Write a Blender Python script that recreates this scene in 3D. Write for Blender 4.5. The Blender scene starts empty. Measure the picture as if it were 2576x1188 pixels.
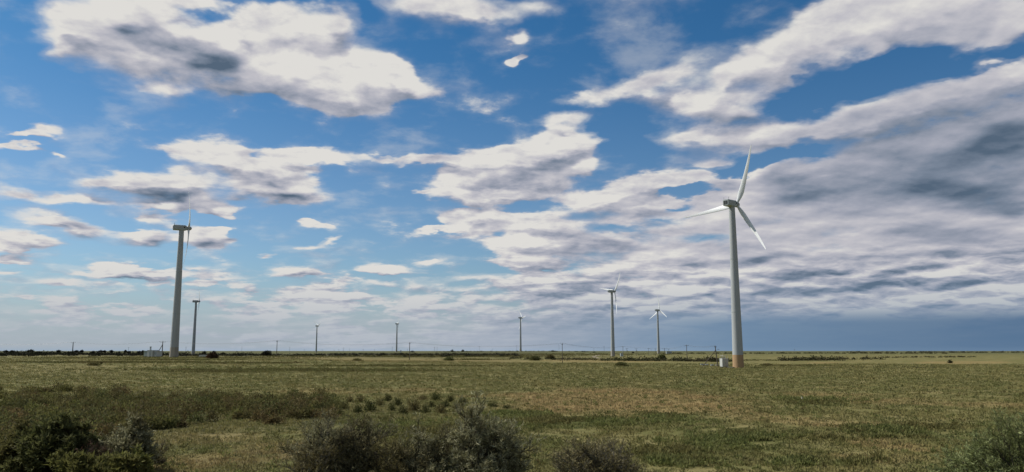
import bpy, math, random
import numpy as np
from mathutils import Vector, noise as mnoise

# ------------------------------------------------------------------ camera
SC = bpy.context.scene
W0, H0 = 2575.0, 1188.0            # working pixel grid of the photograph
FPX = 1985.0                        # focal length in those pixels
PITCH = math.atan((883.0 - H0/2)/FPX)
CAMZ = 5.3
cam = bpy.data.cameras.new('camera')
cam.sensor_width = 36.0
cam.lens = 36.0*FPX/W0
cam.clip_start = 0.5
cam.clip_end = 60000
camo = bpy.data.objects.new('camera', cam)
camo.location = (0, 0, CAMZ)
camo.rotation_euler = (math.radians(90) + PITCH, 0, 0)
SC.collection.objects.link(camo)
SC.camera = camo

SUN_AZ = math.radians(-71.0)        # left of the view direction (+Y)
SUN_EL = math.radians(44.0)
SKY = 0.1                           # world strength
CP, SP = math.cos(PITCH), math.sin(PITCH)

def ray(px, py):
    """direction of the ray through a pixel (2575 x 1188 grid)"""
    a, b = (px - W0/2)/FPX, (H0/2 - py)/FPX
    return Vector((a, CP - b*SP, SP + b*CP)).normalized()

def azel(px, py):
    d = ray(px, py)
    return math.atan2(d.x, d.y), math.asin(d.z)

# ------------------------------------------------------------------ world
world = bpy.data.worlds.new("World")
SC.world = world
world.use_nodes = True
NT = world.node_tree
NT.nodes.clear()

class G:
    """terse node graph builder"""
    def __init__(s, nt): s.nt = nt
    def put(s, sock, v):
        if isinstance(v, bpy.types.NodeSocket): s.nt.links.new(v, sock)
        elif v is not None:
            if hasattr(sock.default_value, '__len__') and not hasattr(v, '__len__'): v = [v]*len(sock.default_value)
            if hasattr(v, '__len__') and len(sock.default_value) == 4 and len(v) == 3: v = (*v, 1)
            sock.default_value = v
    def n(s, t, **kw):
        nd = s.nt.nodes.new(t)
        for k, v in kw.items(): setattr(nd, k, v)
        return nd
    def m(s, op, a, b=None, c=None, clamp=False):
        nd = s.n('ShaderNodeMath', operation=op, use_clamp=clamp)
        s.put(nd.inputs[0], a)
        if b is not None: s.put(nd.inputs[1], b)
        if c is not None: s.put(nd.inputs[2], c)
        return nd.outputs[0]
    def v(s, op, a, b=None, scale=None):
        nd = s.n('ShaderNodeVectorMath', operation=op)
        s.put(nd.inputs[0], a)
        if b is not None: s.put(nd.inputs[1], b)
        if scale is not None: s.put(nd.inputs['Scale'], scale)
        return nd.outputs[1] if op in ('LENGTH', 'DOT_PRODUCT', 'DISTANCE') else nd.outputs[0]
    def xyz(s, a, b, c):
        nd = s.n('ShaderNodeCombineXYZ')
        for i, q in enumerate((a, b, c)): s.put(nd.inputs[i], q)
        return nd.outputs[0]
    def sep(s, a):
        nd = s.n('ShaderNodeSeparateXYZ'); s.put(nd.inputs[0], a)
        return nd.outputs[0], nd.outputs[1], nd.outputs[2]
    def noise(s, vec, scale, detail=4, rough=.5, dist=0, dim='3D', out=0, lac=2.0, typ='FBM'):
        nd = s.n('ShaderNodeTexNoise', noise_dimensions=dim)
        nd.noise_type = typ
        s.put(nd.inputs['Vector'], vec); s.put(nd.inputs['Scale'], scale); s.put(nd.inputs['Detail'], detail)
        s.put(nd.inputs['Roughness'], rough); s.put(nd.inputs['Distortion'], dist); s.put(nd.inputs['Lacunarity'], lac)
        return nd.outputs[out]
    def ss(s, x, a, b, lo=0.0, hi=1.0, kind='SMOOTHSTEP'):
        nd = s.n('ShaderNodeMapRange', interpolation_type=kind)
        for i, q in enumerate((x, a, b, lo, hi)): s.put(nd.inputs[i], q)
        return nd.outputs[0]
    def mix(s, f, a, b, blend='MIX'):
        nd = s.n('ShaderNodeMix', data_type='RGBA', blend_type=blend)
        s.put(nd.inputs[0], f); s.put(nd.inputs[6], a); s.put(nd.inputs[7], b)
        return nd.outputs[2]
    def ramp(s, f, stops, interp='LINEAR'):
        nd = s.n('ShaderNodeValToRGB'); s.put(nd.inputs[0], f)
        cr = nd.color_ramp; cr.interpolation = interp
        while len(cr.elements) < len(stops): cr.elements.new(0.5)
        for e, (p, c) in zip(cr.elements, stops):
            e.position = p; e.color = (*c, 1) if len(c) == 3 else c
        return nd.outputs[0]
    def blob(s, vec, cx, cy, rx, ry, rot=0, k=1.6):
        """quadratic falloff over an ellipse given in photo pixels, placed by direction"""
        a0, e0 = azel(cx, cy)
        ra = (azel(cx+rx, cy)[0] - azel(cx-rx, cy)[0])/2*k
        re = (azel(cx, cy-ry)[1] - azel(cx, cy+ry)[1])/2*k
        mp = s.n('ShaderNodeMapping', vector_type='TEXTURE')
        s.put(mp.inputs['Vector'], vec)
        mp.inputs['Location'].default_value = (a0, e0, 0)
        mp.inputs['Rotation'].default_value = (0, 0, math.radians(-rot))
        mp.inputs['Scale'].default_value = (ra, re, 1)
        nd = s.n('ShaderNodeTexGradient', gradient_type='QUADRATIC_SPHERE')
        s.nt.links.new(mp.outputs[0], nd.inputs[0])
        return nd.outputs[1]
    def blobs(s, vec, L, k=1.6):
        acc = None
        for b in L:
            cx, cy, rx, ry = b[:4]
            rot = b[4] if len(b) > 4 else 0
            w = b[5] if len(b) > 5 else 1.0
            g = s.blob(vec, cx, cy, rx, ry, rot, k)
            if acc is None: acc = s.m('MULTIPLY', g, w)
            else: acc = s.m('MULTIPLY_ADD', g, w, acc)
        return acc

def lin(r, g_, b):
    f = lambda c: (c/255/12.92) if c <= 10 else ((c/255 + .055)/1.055)**2.4
    return (f(r), f(g_), f(b))

# clouds: centre x, centre y, half width, half height, tilt, weight
CLOUDS = [
 (160,55,60,50),(180,140,50,30),(320,20,110,40),
 (215,85,110,80),(330,110,130,75),(480,130,110,70),(620,150,160,75),(760,170,170,75),(900,195,130,60,10),
 (1000,195,70,35,20),(850,240,130,38,5),(740,60,110,45),(850,50,60,45),(620,70,60,40),(440,228,60,28,0,.8),(440,0,110,14,0,.6),
 (1120,12,170,36,5),(1215,50,80,22,0,.7),(1330,18,80,30,0,.45),
 (1305,97,26,18),(1300,160,26,16),
 (1480,248,55,13,5,.7),(1580,225,90,24,-12),(1680,205,110,34,-22),(1740,255,90,34),(1850,290,105,40),(1830,190,110,50,-28),
 (1960,135,130,55,-30),(2080,80,130,60,-28),(2220,55,160,65,-20),(2380,60,150,65,-5),(2520,70,110,50,-30),(2200,120,90,30,-25,.8),
 (2330,10,200,40),(1960,200,60,60,-20,.6),
 (1740,350,75,26),(1900,345,110,24),(2050,330,120,34,-8),(2180,300,110,38,-12),(2300,262,120,38,-15),(2440,225,120,40,-15),(2560,200,90,42,-10),
 (1420,300,70,22),(1440,350,65,45),(1370,385,110,38,-12),(1240,395,130,22,-4),(1080,400,120,13,0),(960,392,60,7,0,.7),
 (1200,440,110,34,-10),(1350,440,110,48),(1470,415,45,22),(1130,490,80,20),(1260,490,100,22,-5),(1180,545,70,20),(1110,572,60,9,-8),(1060,482,26,6),
 (1660,455,120,16,-3),(1590,480,90,22,-5),(1500,505,80,24,-3),(1610,525,80,20,-10),(1790,440,60,14,-5),
 (1370,560,115,26),(1310,612,80,24),(1430,600,70,30),(1310,660,80,18),(1530,612,65,20),(1600,560,80,14),
 (560,400,150,26,4),(680,430,110,34),(640,470,100,30),(740,480,70,28),(780,388,110,12,2),(420,470,110,34),(330,462,100,26),(235,466,70,18,0,1.0),(470,450,90,26),(500,505,70,24),(400,515,70,14),(230,500,80,16),
 (60,490,100,18,3),(170,505,60,10),(120,548,75,18,8),(200,575,75,18,10),(70,600,85,17,5),(20,620,50,14),(550,530,34,7),(370,548,40,10,0,.6),
 (380,598,75,18),(330,590,40,10),(520,602,60,22),(560,580,26,8),
 (110,325,50,14),(90,345,50,9),(40,368,60,7,4),(150,400,34,7,10,.8),
 (795,568,38,8,8),(780,622,36,8,-5),(830,605,26,6,-20),(675,644,28,5),
 (290,680,110,15),(220,690,60,9),(390,690,60,10),(150,714,46,6),(510,710,26,6),(25,657,40,5),(25,686,35,6),
 (750,688,70,11),(960,682,42,9),(1090,658,34,7,0,.7),(60,745,30,4),
]
# clear gaps cut into the overcast
GAPS = [(2230,185,110,26,-14),(2110,215,90,30,-14),(1780,600,60,8,0,.5),(1660,560,70,9,0,.6),(2010,250,60,22,-10),(2400,165,90,16,-8,.7),(2540,140,50,10,-10,.6),
        (1910,405,150,14,-8),(1740,480,70,18,-5),(1850,430,60,10,-10),(2050,395,40,8,0,.6),
        (1560,575,60,10,0,.5),(1700,520,60,8,0,.5),(1560,350,60,40,0,.5)]
# grey undersides / cores
SHADE = [(430,118,120,30,8,2.2),(530,140,70,24,10,1.6),(250,95,70,50,0,.45),(400,80,70,16,30,.6),
 (460,500,85,16,0,.9),(740,492,60,12,0,.8),(620,440,120,20,0,.15),(205,572,60,12,10,.8),(525,610,45,12,0,.8),(390,606,60,8,0,.6),(320,700,90,5,0,.7),(90,606,60,6,0,.4),
 (1860,302,90,22,0,.55),(1300,485,100,10,-5,.5),(1400,455,60,24,0,.35),(1440,600,50,20,0,.65),(1540,612,60,16,0,.8),(1640,565,80,12,0,.6),
 (1380,745,60,8,0,.7),(1960,450,75,24,0,.55),(2010,500,110,24,-4,.8),
 (2420,390,150,34,-15,.55),(2530,360,90,50,0,1.0),(2330,470,130,40,0,.65),(2480,500,120,40,0,.75),(2250,400,80,22,0,.4),
 (2330,580,130,22,5,.8),(2450,600,130,20,0,.7),(2545,540,80,24,0,.7),(1900,650,110,14,-3,.6),(1750,665,70,10,0,.5),(2060,690,160,12,0,.6),
 (2200,650,120,12,0,.5),(2400,640,160,12,0,.45),(2560,660,60,10,0,.6),(2130,735,120,9,0,.5),(1820,720,100,9,0,.45),(1500,700,100,8,0,.35),(2400,700,160,9,0,.4),(2300,620,300,60,0,.25)]
LIGHT = [(760,190,150,60,5,.45),(960,220,90,50,0,.35),(640,190,80,30,0,.4),(2150,110,160,40,-25,.5),(2000,320,150,26,-8,.4),(1250,400,120,24,0,.4),(1270,435,45,36,-25,.55),(1340,415,50,20,0,.2),(230,20,100,30,0,.5),(140,110,26,50,0,.5),(560,90,50,22,10,.5),(800,40,70,40,0,.3),(900,220,150,50,0,.15),
 (1900,435,70,12,-18,.7),(2070,440,50,12,0,.5),(1960,400,100,10,-12,.5),(380,440,120,12,4,.5),(560,395,120,14,4,.35),(1300,600,60,10,0,.5),(1350,535,90,8,0,.3),(1310,652,80,7,0,.35),
 (2010,530,60,12,0,.3),(2080,500,40,12,0,.3),(2040,565,90,10,0,.4),(2300,525,40,14,0,.3),(2270,725,50,9,0,.7),(2460,700,80,9,0,.4),(2540,195,80,24,0,.4),(360,578,60,8,0,.5),(1860,180,150,30,-28,.25),
 (2130,590,100,9,0,.3),(1500,530,50,8,0,.2),(2500,690,90,8,0,.4)]

def build_world():
    g = G(NT)
    tc = g.n('ShaderNodeTexCoord')
    d = tc.outputs['Generated']
    x, y, z = g.sep(d)
    az = g.m('ARCTAN2', x, y)
    el = g.m('ARCSINE', z)
    zp = g.m('MAXIMUM', z, 0.0)
    # cloud deck coordinates: flatter and finer towards the horizon
    inv = g.m('DIVIDE', 1.0, g.m('ADD', zp, 0.19))
    p = g.v('SCALE', g.xyz(x, y, 0.0), scale=inv)
    p = g.v('ADD', p, (3.1, 7.7, 0.35))
    # warp of the outlines
    w1 = g.v('SUBTRACT', g.noise(p, 8.0, 4, .5, out=1), (.5, .5, .5))
    wamp = g.m('MULTIPLY_ADD', zp, 0.13, 0.010)
    w1 = g.v('MULTIPLY', w1, (1.6, 0.9, 0))
    q = g.v('ADD', g.xyz(az, el, 0.0), g.v('SCALE', w1, scale=wamp))
    # fractal textures of the cloud body; pp is stepped towards the sun for relief
    n_big = g.noise(p, 5.5, 8, .55, .10)
    n_mid = g.noise(p, 3.6, 6, .52)
    pp = g.v('ADD', p, (-0.04, -0.06, 0.0))
    n_sun = g.noise(pp, 3.6, 6, .52)
    n_low = g.noise(g.v('MULTIPLY', p, (1, 1.5, 1)), 2.6, 6, .55, .3)

    B = g.blobs(q, CLOUDS, 1.78)
    qu = g.v('ADD', q, g.xyz(-0.006, g.m('MULTIPLY_ADD', zp, 0.05, 0.004), 0.0))
    Bup = g.blobs(qu, CLOUDS, 1.78)
    base = g.ss(g.m('SUBTRACT', g.m('MINIMUM', Bup, 1.3), g.m('MINIMUM', B, 1.3)), -0.30, 0.55)     # above 0.35: undersides
    # overcast deck on the right and low deck towards the horizon
    a1, e1 = azel(1750, 560)
    slope = g.m('MULTIPLY_ADD', el, -1.2, az)
    right = g.ss(slope, -0.16, 0.02)
    behind = g.ss(az, 0.62, 1.0)             # unseen deck beyond the right edge, made dark to lower the ambient light
    deckR = g.m('MAXIMUM', g.m('MULTIPLY', right, g.ss(el, 0.29, 0.20)), g.m('MULTIPLY', behind, g.ss(el, 1.3, 0.9)))
    low = g.ss(el, azel(1287, 650)[1], azel(1287, 755)[1])
    lowL = g.m('MULTIPLY', low, g.ss(az, -0.50, -0.25, 0.32, 0.62))
    # scattered clouds outside the frame
    out_ = g.m('MAXIMUM', g.ss(g.m('ABSOLUTE', az), 0.62, 0.80), g.ss(el, 0.45, 0.58))
    far = g.m('MULTIPLY', out_, g.ss(n_low, .50, .68, 0.0, .9))
    B = g.m('ADD', g.m('MINIMUM', B, 1.15), far)
    B = g.m('MULTIPLY_ADD', deckR, g.ss(slope, -0.10, 0.12, 0.42, 0.72), B)
    B = g.m('ADD', B, g.m('MULTIPLY', lowL, 0.34))
    gaps = g.blobs(q, GAPS, 2.6)
    B = g.m('MULTIPLY_ADD', gaps, -1.25, g.m('MINIMUM', B, 1.1))
    D = g.m('MULTIPLY_ADD', g.m('SUBTRACT', n_big, .50), 1.6, g.m('ADD', B, g.m('MULTIPLY', g.ss(B, 0.05, 0.25), 0.14)))
    soft = g.ss(g.noise(p, 2.2, 2, .5), .38, .62, 0.30, 0.85)
    soft = g.m('MULTIPLY_ADD', g.m('MULTIPLY', g.ss(slope, -0.25, 0.0), g.ss(el, 0.18, 0.30)), 0.35, soft)
    # rows of small cumulus seen edge on, low over the horizon
    e1 = azel(1287, 610)[1]; e2 = azel(1287, 720)[1]
    rowm = g.m('MULTIPLY', g.ss(el, e1, e2), g.ss(el, 0.006, 0.05))
    rv = g.v('ADD', g.xyz(az, g.m('MULTIPLY', el, 4.2), 3.0), g.v('MULTIPLY', w1, (.02, .05, 0)))
    row = g.noise(rv, 15.0, 6, .52)
    row_up = g.noise(g.v('ADD', rv, (-.004, .022, 0)), 15.0, 4, .52)
    D = g.m('MULTIPLY_ADD', g.m('SUBTRACT', row, .48), g.m('MULTIPLY', rowm, 2.6), D)
    alpha = g.ss(D, 0.0, soft)
    alpha = g.m('POWER', alpha, 1.15)
    veil = g.m('MULTIPLY', g.ss(D, -0.10, 0.34), 0.30)
    alpha = g.m('MAXIMUM', alpha, veil)

    # brightness of the cloud
    n_fine = g.noise(g.v('ADD', p, (-0.018, -0.026, 0.0)), 5.5, 8, .55, .10)
    fine = g.m('MULTIPLY', g.m('SUBTRACT', n_big, n_fine), g.m('MULTIPLY_ADD', g.ss(slope, -0.2, 0.1), -0.7, 1.3))
    relief = g.m('SUBTRACT', n_mid, n_sun)
    q2 = g.v('ADD', g.xyz(az, el, 0.0), g.v('SCALE', w1, scale=g.m('MULTIPLY', wamp, 0.45)))
    sh = g.blobs(q2, SHADE, 2.0)
    li = g.blobs(q2, LIGHT, 2.0)
    sh = g.ss(sh, 0.0, 0.75, 0.0, 1.05)
    li = g.ss(li, 0.0, 0.8)
    streak = g.noise(g.v('MULTIPLY', p, (1.0, 1.1, 1)), 1.1, 5, .42, .2)
    dr = g.m('MULTIPLY', g.ss(slope, -0.06, 0.24), g.ss(el, 0.40, 0.20))
    dr = g.m('ADD', dr, g.m('MULTIPLY', low, 0.35), clamp=True)
    calm = g.m('MULTIPLY_ADD', dr, -0.6, 1.0)
    t = g.m('MULTIPLY', g.m('ADD', g.m('MULTIPLY', relief, g.m('MULTIPLY_ADD', dr, -0.5, 1.3)), g.m('MULTIPLY', g.m('SUBTRACT', n_big, .5), g.m('MULTIPLY', calm, 0.6))), 1.0)
    t = g.m('ADD', t, g.m('ADD', fine, g.ss(D, 0.1, 1.5, 0.86, 0.72)))
    t = g.m('ADD', t, g.m('MULTIPLY', g.m('SUBTRACT', base, .33), g.m('MULTIPLY_ADD', g.ss(slope, -0.2, 0.05), 0.25, -0.52)))
    t = g.m('MULTIPLY_ADD', sh, -0.44, t)
    t = g.m('MULTIPLY_ADD', li, 0.40, t)
    t = g.m('ADD', t, g.m('MULTIPLY', dr, g.m('MULTIPLY_ADD', streak, 2.0, -1.06)))
    t = g.m('ADD', t, g.m('MULTIPLY', rowm, g.m('MULTIPLY_ADD', g.m('SUBTRACT', row, row_up), 2.4, g.m('MULTIPLY', g.m('SUBTRACT', row, .5), 0.9))))
    t = g.m('MULTIPLY_ADD', g.blobs(q2, [(440,120,110,24,8),(530,142,60,20,10),(465,505,70,12,0,.6),(740,495,50,10,0,.6)], 1.9), -0.36, t)
    t = g.m('ADD', t, g.m('MULTIPLY', behind, -0.42))
    t = g.m('ADD', t, g.m('MULTIPLY', right, -0.06), clamp=True)
    cloud = g.ramp(t, [(0.0, lin(84,102,122)), (0.25, lin(122,134,152)), (0.5, lin(160,164,178)), (0.75, lin(192,191,198)), (1.0, lin(222,220,216))])

    # clear sky
    sky = g.n('ShaderNodeTexSky', sky_type='NISHITA')
    sky.sun_disc = False
    sky.sun_elevation = SUN_EL
    sky.sun_rotation = SUN_AZ
    sky.altitude = 100; sky.air_density = 1.0; sky.dust_density = 0.7; sky.ozone_density = 1.6
    clear = g.v('SCALE', sky.outputs[0], scale=SKY)
    clear = g.mix(1.0, clear, g.mix(g.ss(el, .10, .42), (0.57, 0.74, 0.88), (0.23, 0.58, 0.81)), 'MULTIPLY')

    col = g.mix(alpha, clear, cloud)
    # haze at the horizon: pale on the left, slate blue rain band on the right
    hz = g.ss(el, azel(1287, 870)[1], azel(1287, 630)[1], 1.0, 0.0)
    hz = g.m('POWER', hz, 1.4)
    band = g.ss(el, azel(2200, 765)[1], azel(2200, 815)[1])
    band = g.m('MULTIPLY', band, g.ss(az, 0.02, 0.30))
    hcol = g.mix(g.ss(az, -0.1, 0.30), lin(163,174,188), lin(118,143,168))
    col = g.mix(g.m('MULTIPLY', hz, 0.80), col, hcol)
    bcol = g.mix(g.ss(az, 0.1, 0.60), lin(112,140,168), lin(82,112,144))
    col = g.mix(g.m('MULTIPLY', band, 0.85), col, bcol)
    line = g.m('MULTIPLY', g.ss(el, 0.006, 0.0), g.ss(az, 0.0, 0.3, 0.5, 0.12))
    col = g.mix(line, col, lin(150,172,195))
    # below the horizon
    bg = g.n('ShaderNodeBackground')
    g.put(bg.inputs[0], g.v('SCALE', col, scale=1/SKY))
    bg.inputs[1].default_value = SKY
    o = g.n('ShaderNodeOutputWorld')
    NT.links.new(bg.outputs[0], o.inputs[0])
build_world()
world.cycles.sampling_method = 'MANUAL'
world.cycles.sample_map_resolution = 256
SC.cycles.use_adaptive_sampling = True
SC.cycles.adaptive_threshold = 0.015

# ------------------------------------------------------------------ sun, view
sl = bpy.data.lights.new('sun', 'SUN')
sl.energy = 5.0
sl.angle = math.radians(0.6)
sl.color = (1.0, 0.95, 0.87)
so = bpy.data.objects.new('sun', sl)
SC.collection.objects.link(so)
sd = Vector((math.sin(SUN_AZ)*math.cos(SUN_EL), math.cos(SUN_AZ)*math.cos(SUN_EL), math.sin(SUN_EL)))
so.rotation_euler = sd.to_track_quat('Z', 'Y').to_euler()
vs = SC.view_settings
vs.view_transform = 'Standard'; vs.look = 'None'; vs.gamma = 1.0; vs.use_curve_mapping = False
vs.exposure = 0.0

# ================================================================== helpers
random.seed(11)
RNG = np.random.default_rng(7)
COL = SC.collection
R = math.radians

def mat(name, color, rough=.8, var=0.0, scale=3.0, color2=None, bump=0.0, spec=.3, streak=False, detail=4, metal=0.0):
    m = bpy.data.materials.new(name); m.use_nodes = True
    g = G(m.node_tree); b = m.node_tree.nodes['Principled BSDF']
    b.inputs['Roughness'].default_value = rough
    b.inputs['Specular IOR Level'].default_value = spec
    b.inputs['Metallic'].default_value = metal
    b.inputs['Base Color'].default_value = (*color, 1)
    if color2 is not None or var:
        tc = g.n('ShaderNodeTexCoord')
        vec = tc.outputs['Object']
        if streak: vec = g.v('MULTIPLY', vec, (1, 1, .12))
        nf = g.noise(vec, scale, detail, .6)
        c2 = color2 or tuple(c*(1-var) for c in color)
        g.put(b.inputs['Base Color'], g.mix(g.ss(nf, .36, .66), color, c2))
        if bump:
            bp = g.n('ShaderNodeBump'); bp.inputs['Strength'].default_value = bump; bp.inputs['Distance'].default_value = .03
            g.put(bp.inputs['Height'], nf); g.put(b.inputs['Normal'], bp.outputs[0])
    return m

def leafmat(name, c1, c2, c3, scale=1.5, trans=.25, far=.4, patchy=False):
    """foliage or grass: three tones spread over the plant by position"""
    m = bpy.data.materials.new(name); m.use_nodes = True
    g = G(m.node_tree); b = m.node_tree.nodes['Principled BSDF']
    b.inputs['Roughness'].default_value = .85
    b.inputs['Specular IOR Level'].default_value = .15
    geo = g.n('ShaderNodeNewGeometry')
    pos = geo.outputs['Position']
    a = g.noise(pos, scale, 3, .6)
    c = g.noise(pos, scale*far*.25, 3, .55)
    if patchy:
        e = g.noise(pos, .30, 4, .6)
        c2 = g.mix(g.ss(e, .40, .62), c2, tuple(q*.72 for q in c1))
        flat = g.v('MULTIPLY', pos, (1, 1, 0))
        wob = g.v('SCALE', g.v('SUBTRACT', g.noise(flat, .05, 4, .6, out=1), (.5, .5, .5)), scale=26.0)
        wp = g.v('ADD', flat, g.v('MULTIPLY', wob, (1, 1, 0)))
        c3 = g.mix(patches(g, wp, TAN), c3, lin(178,146,104))
    rnd = g.n('ShaderNodeTexWhiteNoise', noise_dimensions='1D')
    g.put(rnd.inputs['W'], geo.outputs['Random Per Island'])
    col = g.mix(g.ss(a, .38, .64), c1, c2)
    col = g.mix(g.m('MULTIPLY', g.ss(c, .42, .62), .8), col, c3)
    if patchy:
        col = g.mix(g.m('MULTIPLY', patches(g, wp, TAN), .6), col, lin(164,144,98))
        col = g.mix(g.m('MULTIPLY', patches(g, wp, GREEN), .6), col, lin(86,96,50))
        col = g.mix(g.m('MULTIPLY', patches(g, wp, SANDY), .6), col, lin(150,118,88))
    val = g.m('MULTIPLY_ADD', rnd.outputs[0], .25 if patchy else .6, .78 if patchy else .56)
    if patchy:
        up = g.v('NORMALIZE', g.v('ADD', g.v('SCALE', geo.outputs['Normal'], scale=.45), (0, 0, 1)))
        g.put(b.inputs['Normal'], up)
    col = g.v('SCALE', col, scale=val)
    g.put(b.inputs['Base Color'], col)
    tr = g.n('ShaderNodeBsdfTranslucent'); g.put(tr.inputs[0], col)
    mx = g.n('ShaderNodeMixShader'); mx.inputs[0].default_value = trans
    m.node_tree.links.new(b.outputs[0], mx.inputs[1]); m.node_tree.links.new(tr.outputs[0], mx.inputs[2])
    m.node_tree.links.new(mx.outputs[0], m.node_tree.nodes['Material Output'].inputs[0])
    return m

def mesh_np(name, V, F, m=None, smooth=False):
    """V (n,3), F (k,3|4) arrays"""
    V = np.asarray(V, dtype=np.float32); F = np.asarray(F, dtype=np.int32)
    me = bpy.data.meshes.new(name)
    k = F.shape[1]
    me.vertices.add(len(V)); me.vertices.foreach_set('co', V.ravel())
    me.loops.add(F.size); me.loops.foreach_set('vertex_index', F.ravel())
    me.polygons.add(len(F)); me.polygons.foreach_set('loop_start', np.arange(0, F.size, k, dtype=np.int32))
    me.update(calc_edges=True)
    if smooth: me.polygons.foreach_set('use_smooth', np.ones(len(F), dtype=bool))
    if m: me.materials.append(m)
    return me

class MB:
    def __init__(s): s.v = []; s.f = []
    def add(s, V, F):
        o = len(s.v); s.v += [tuple(v) for v in V]; s.f += [tuple(i+o for i in f) for f in F]
    def box(s, c, d, rz=0, ch=0.0):
        x, y, z = d[0]/2, d[1]/2, d[2]/2
        cz, sz = math.cos(rz), math.sin(rz)
        if ch <= 0:
            P = [(sx*x, sy*y, sz_*z) for sz_ in (-1, 1) for sx, sy in ((-1,-1),(1,-1),(1,1),(-1,1))]
            F = [(3,2,1,0),(4,5,6,7),(0,1,5,4),(1,2,6,5),(2,3,7,6),(3,0,4,7)]
        else:
            P = []
            for zz, k in ((-z, ch), (-z+ch, 0), (z-ch, 0), (z, ch)):
                for sx, sy in ((-1,-1),(1,-1),(1,1),(-1,1)):
                    P.append((sx*(x-k), sy*(y-k), zz))
            F = [(3,2,1,0),(12,13,14,15)]
            for r in range(3):
                for i in range(4):
                    j = (i+1) % 4
                    F.append((r*4+i, r*4+j, r*4+4+j, r*4+4+i))
        s.add([(c[0]+p[0]*cz-p[1]*sz, c[1]+p[0]*sz+p[1]*cz, c[2]+p[2]) for p in P], F)
    def tube(s, pts, rad, n=8, cap=True):
        """pts: path, rad: radius or list"""
        pts = [Vector(p) for p in pts]
        rr = rad if hasattr(rad, '__len__') else [rad]*len(pts)
        rings = []; up = Vector((0, 0, 1))
        for i, p in enumerate(pts):
            t = (pts[min(i+1, len(pts)-1)] - pts[max(i-1, 0)]).normalized()
            a = t.cross(up if abs(t.z) < .95 else Vector((1, 0, 0))).normalized(); b = t.cross(a)
            rings.append([p + (a*math.cos(2*math.pi*k/n) + b*math.sin(2*math.pi*k/n))*rr[i] for k in range(n)])
        V = [q for r in rings for q in r]; F = []
        for i in range(len(pts)-1):
            for k in range(n):
                l = (k+1) % n
                F.append((i*n+k, i*n+l, i*n+n+l, i*n+n+k))
        if cap: F += [tuple(reversed(range(n))), tuple((len(pts)-1)*n+k for k in range(n))]
        s.add(V, F)
    def loft(s, rings, cap=True):
        n = len(rings[0]); V = [q for r in rings for q in r]; F = []
        for i in range(len(rings)-1):
            for k in range(n):
                l = (k+1) % n
                F.append((i*n+k, i*n+l, i*n+n+l, i*n+n+k))
        if cap: F += [tuple(reversed(range(n))), tuple((len(rings)-1)*n+k for k in range(n))]
        s.add(V, F)
    def obj(s, name, m, parent=None, smooth=False, loc=None):
        me = bpy.data.meshes.new(name)
        me.from_pydata(s.v, [], s.f)
        if smooth:
            me.polygons.foreach_set('use_smooth', np.ones(len(me.polygons), dtype=bool))
            me.set_sharp_from_angle(angle=R(35))
        me.materials.append(m); me.update()
        return link(name, me, parent, loc)

def link(name, me, parent=None, loc=None):
    o = bpy.data.objects.new(name, me); COL.objects.link(o)
    if parent: o.parent = parent
    if loc is not None: o.location = loc
    return o
def tag(o, label=None, cat=None, group=None, kind=None):
    if label: o['label'] = label
    if cat: o['category'] = cat
    if group: o['group'] = group
    if kind: o['kind'] = kind
    return o
def empty(name, loc, rz=0):
    o = link(name, None, None, loc); o.rotation_euler = (0, 0, rz); o.empty_display_size = .5
    return o
def copy_tree(o, parent=None):
    c = o.copy(); COL.objects.link(c); c.parent = parent
    for ch in list(o.children): copy_tree(ch, c)
    return c

# ================================================================== terrain
CTRL = []
def _c(px, D, dep):
    a = azel(px, 883)[0]
    CTRL.append((a, math.log(D), CAMZ - D*dep/FPX))
for c in ((438,357,15),(486,853,12.5),(795,1680,4),(997,1538,3.2),(1309,1285,1.2),(1541,670,13),(1656,1011,6.5),(1855,269,40),
          (1030,369,22),(1414,330,29),(696,406,14),(400,466,12),(200,420,13),(60,400,14),(182,650,7),(1727,406,24),(1800,284,37),
          (2150,480,19),(2450,480,17),(2300,300,33),(300,900,9),(1000,620,10),(1200,600,11),(2300,1100,5.5)): _c(*c)
for k in range(-6, 7):
    for D in (12, 25, 45, 80, 130, 190): CTRL.append((R(k*9), math.log(D), 0.0))
    for D in (2600, 5000, 11000, 26000): CTRL.append((R(k*9), math.log(D), 4.0))
CT = np.array(CTRL)
def base_z(a, d):
    num = np.zeros_like(a); den = np.full_like(a, 1e-9)
    for ca, cd, cz in CT:
        w = np.exp(-(((a-ca)/.085)**2 + ((d-cd)/.26)**2)) + 2e-3*np.exp(-(((a-ca)/.3)**2 + ((d-cd)/.6)**2))
        num += w*cz; den += w
    return num/den
_ga = np.radians(np.linspace(-60, 60, 321)); _gd = np.linspace(math.log(8), math.log(30000), 300)
_GZ = base_z(*[q.copy() for q in np.meshgrid(_ga, _gd, indexing='ij')])
def hgt(x, y):
    x = np.asarray(x, dtype=float); y = np.asarray(y, dtype=float)
    sh = x.shape; x = x.ravel(); y = y.ravel()
    a = np.clip(np.arctan2(x, y), -R(60), R(60)); d = np.log(np.clip(np.hypot(x, y), 8, 30000))
    u = (a-_ga[0])/(_ga[1]-_ga[0]); v = (d-_gd[0])/(_gd[1]-_gd[0])
    i = np.clip(u.astype(int), 0, 319); j = np.clip(v.astype(int), 0, 298); u = u-i; v = v-j
    z = (_GZ[i, j]*(1-u)+_GZ[i+1, j]*u)*(1-v) + (_GZ[i, j+1]*(1-u)+_GZ[i+1, j+1]*u)*v
    und = .5*np.sin(x*.021+1.3)*np.sin(y*.016+.4) + .3*np.sin(x*.05+y*.031) + .18*np.sin(x*.11-y*.07+2)
    z = z + und*.16*np.clip((d-3.6)/1.2, 0, 1)*np.clip((7.2-d), 0, 1)
    return z.reshape(sh)
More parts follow.
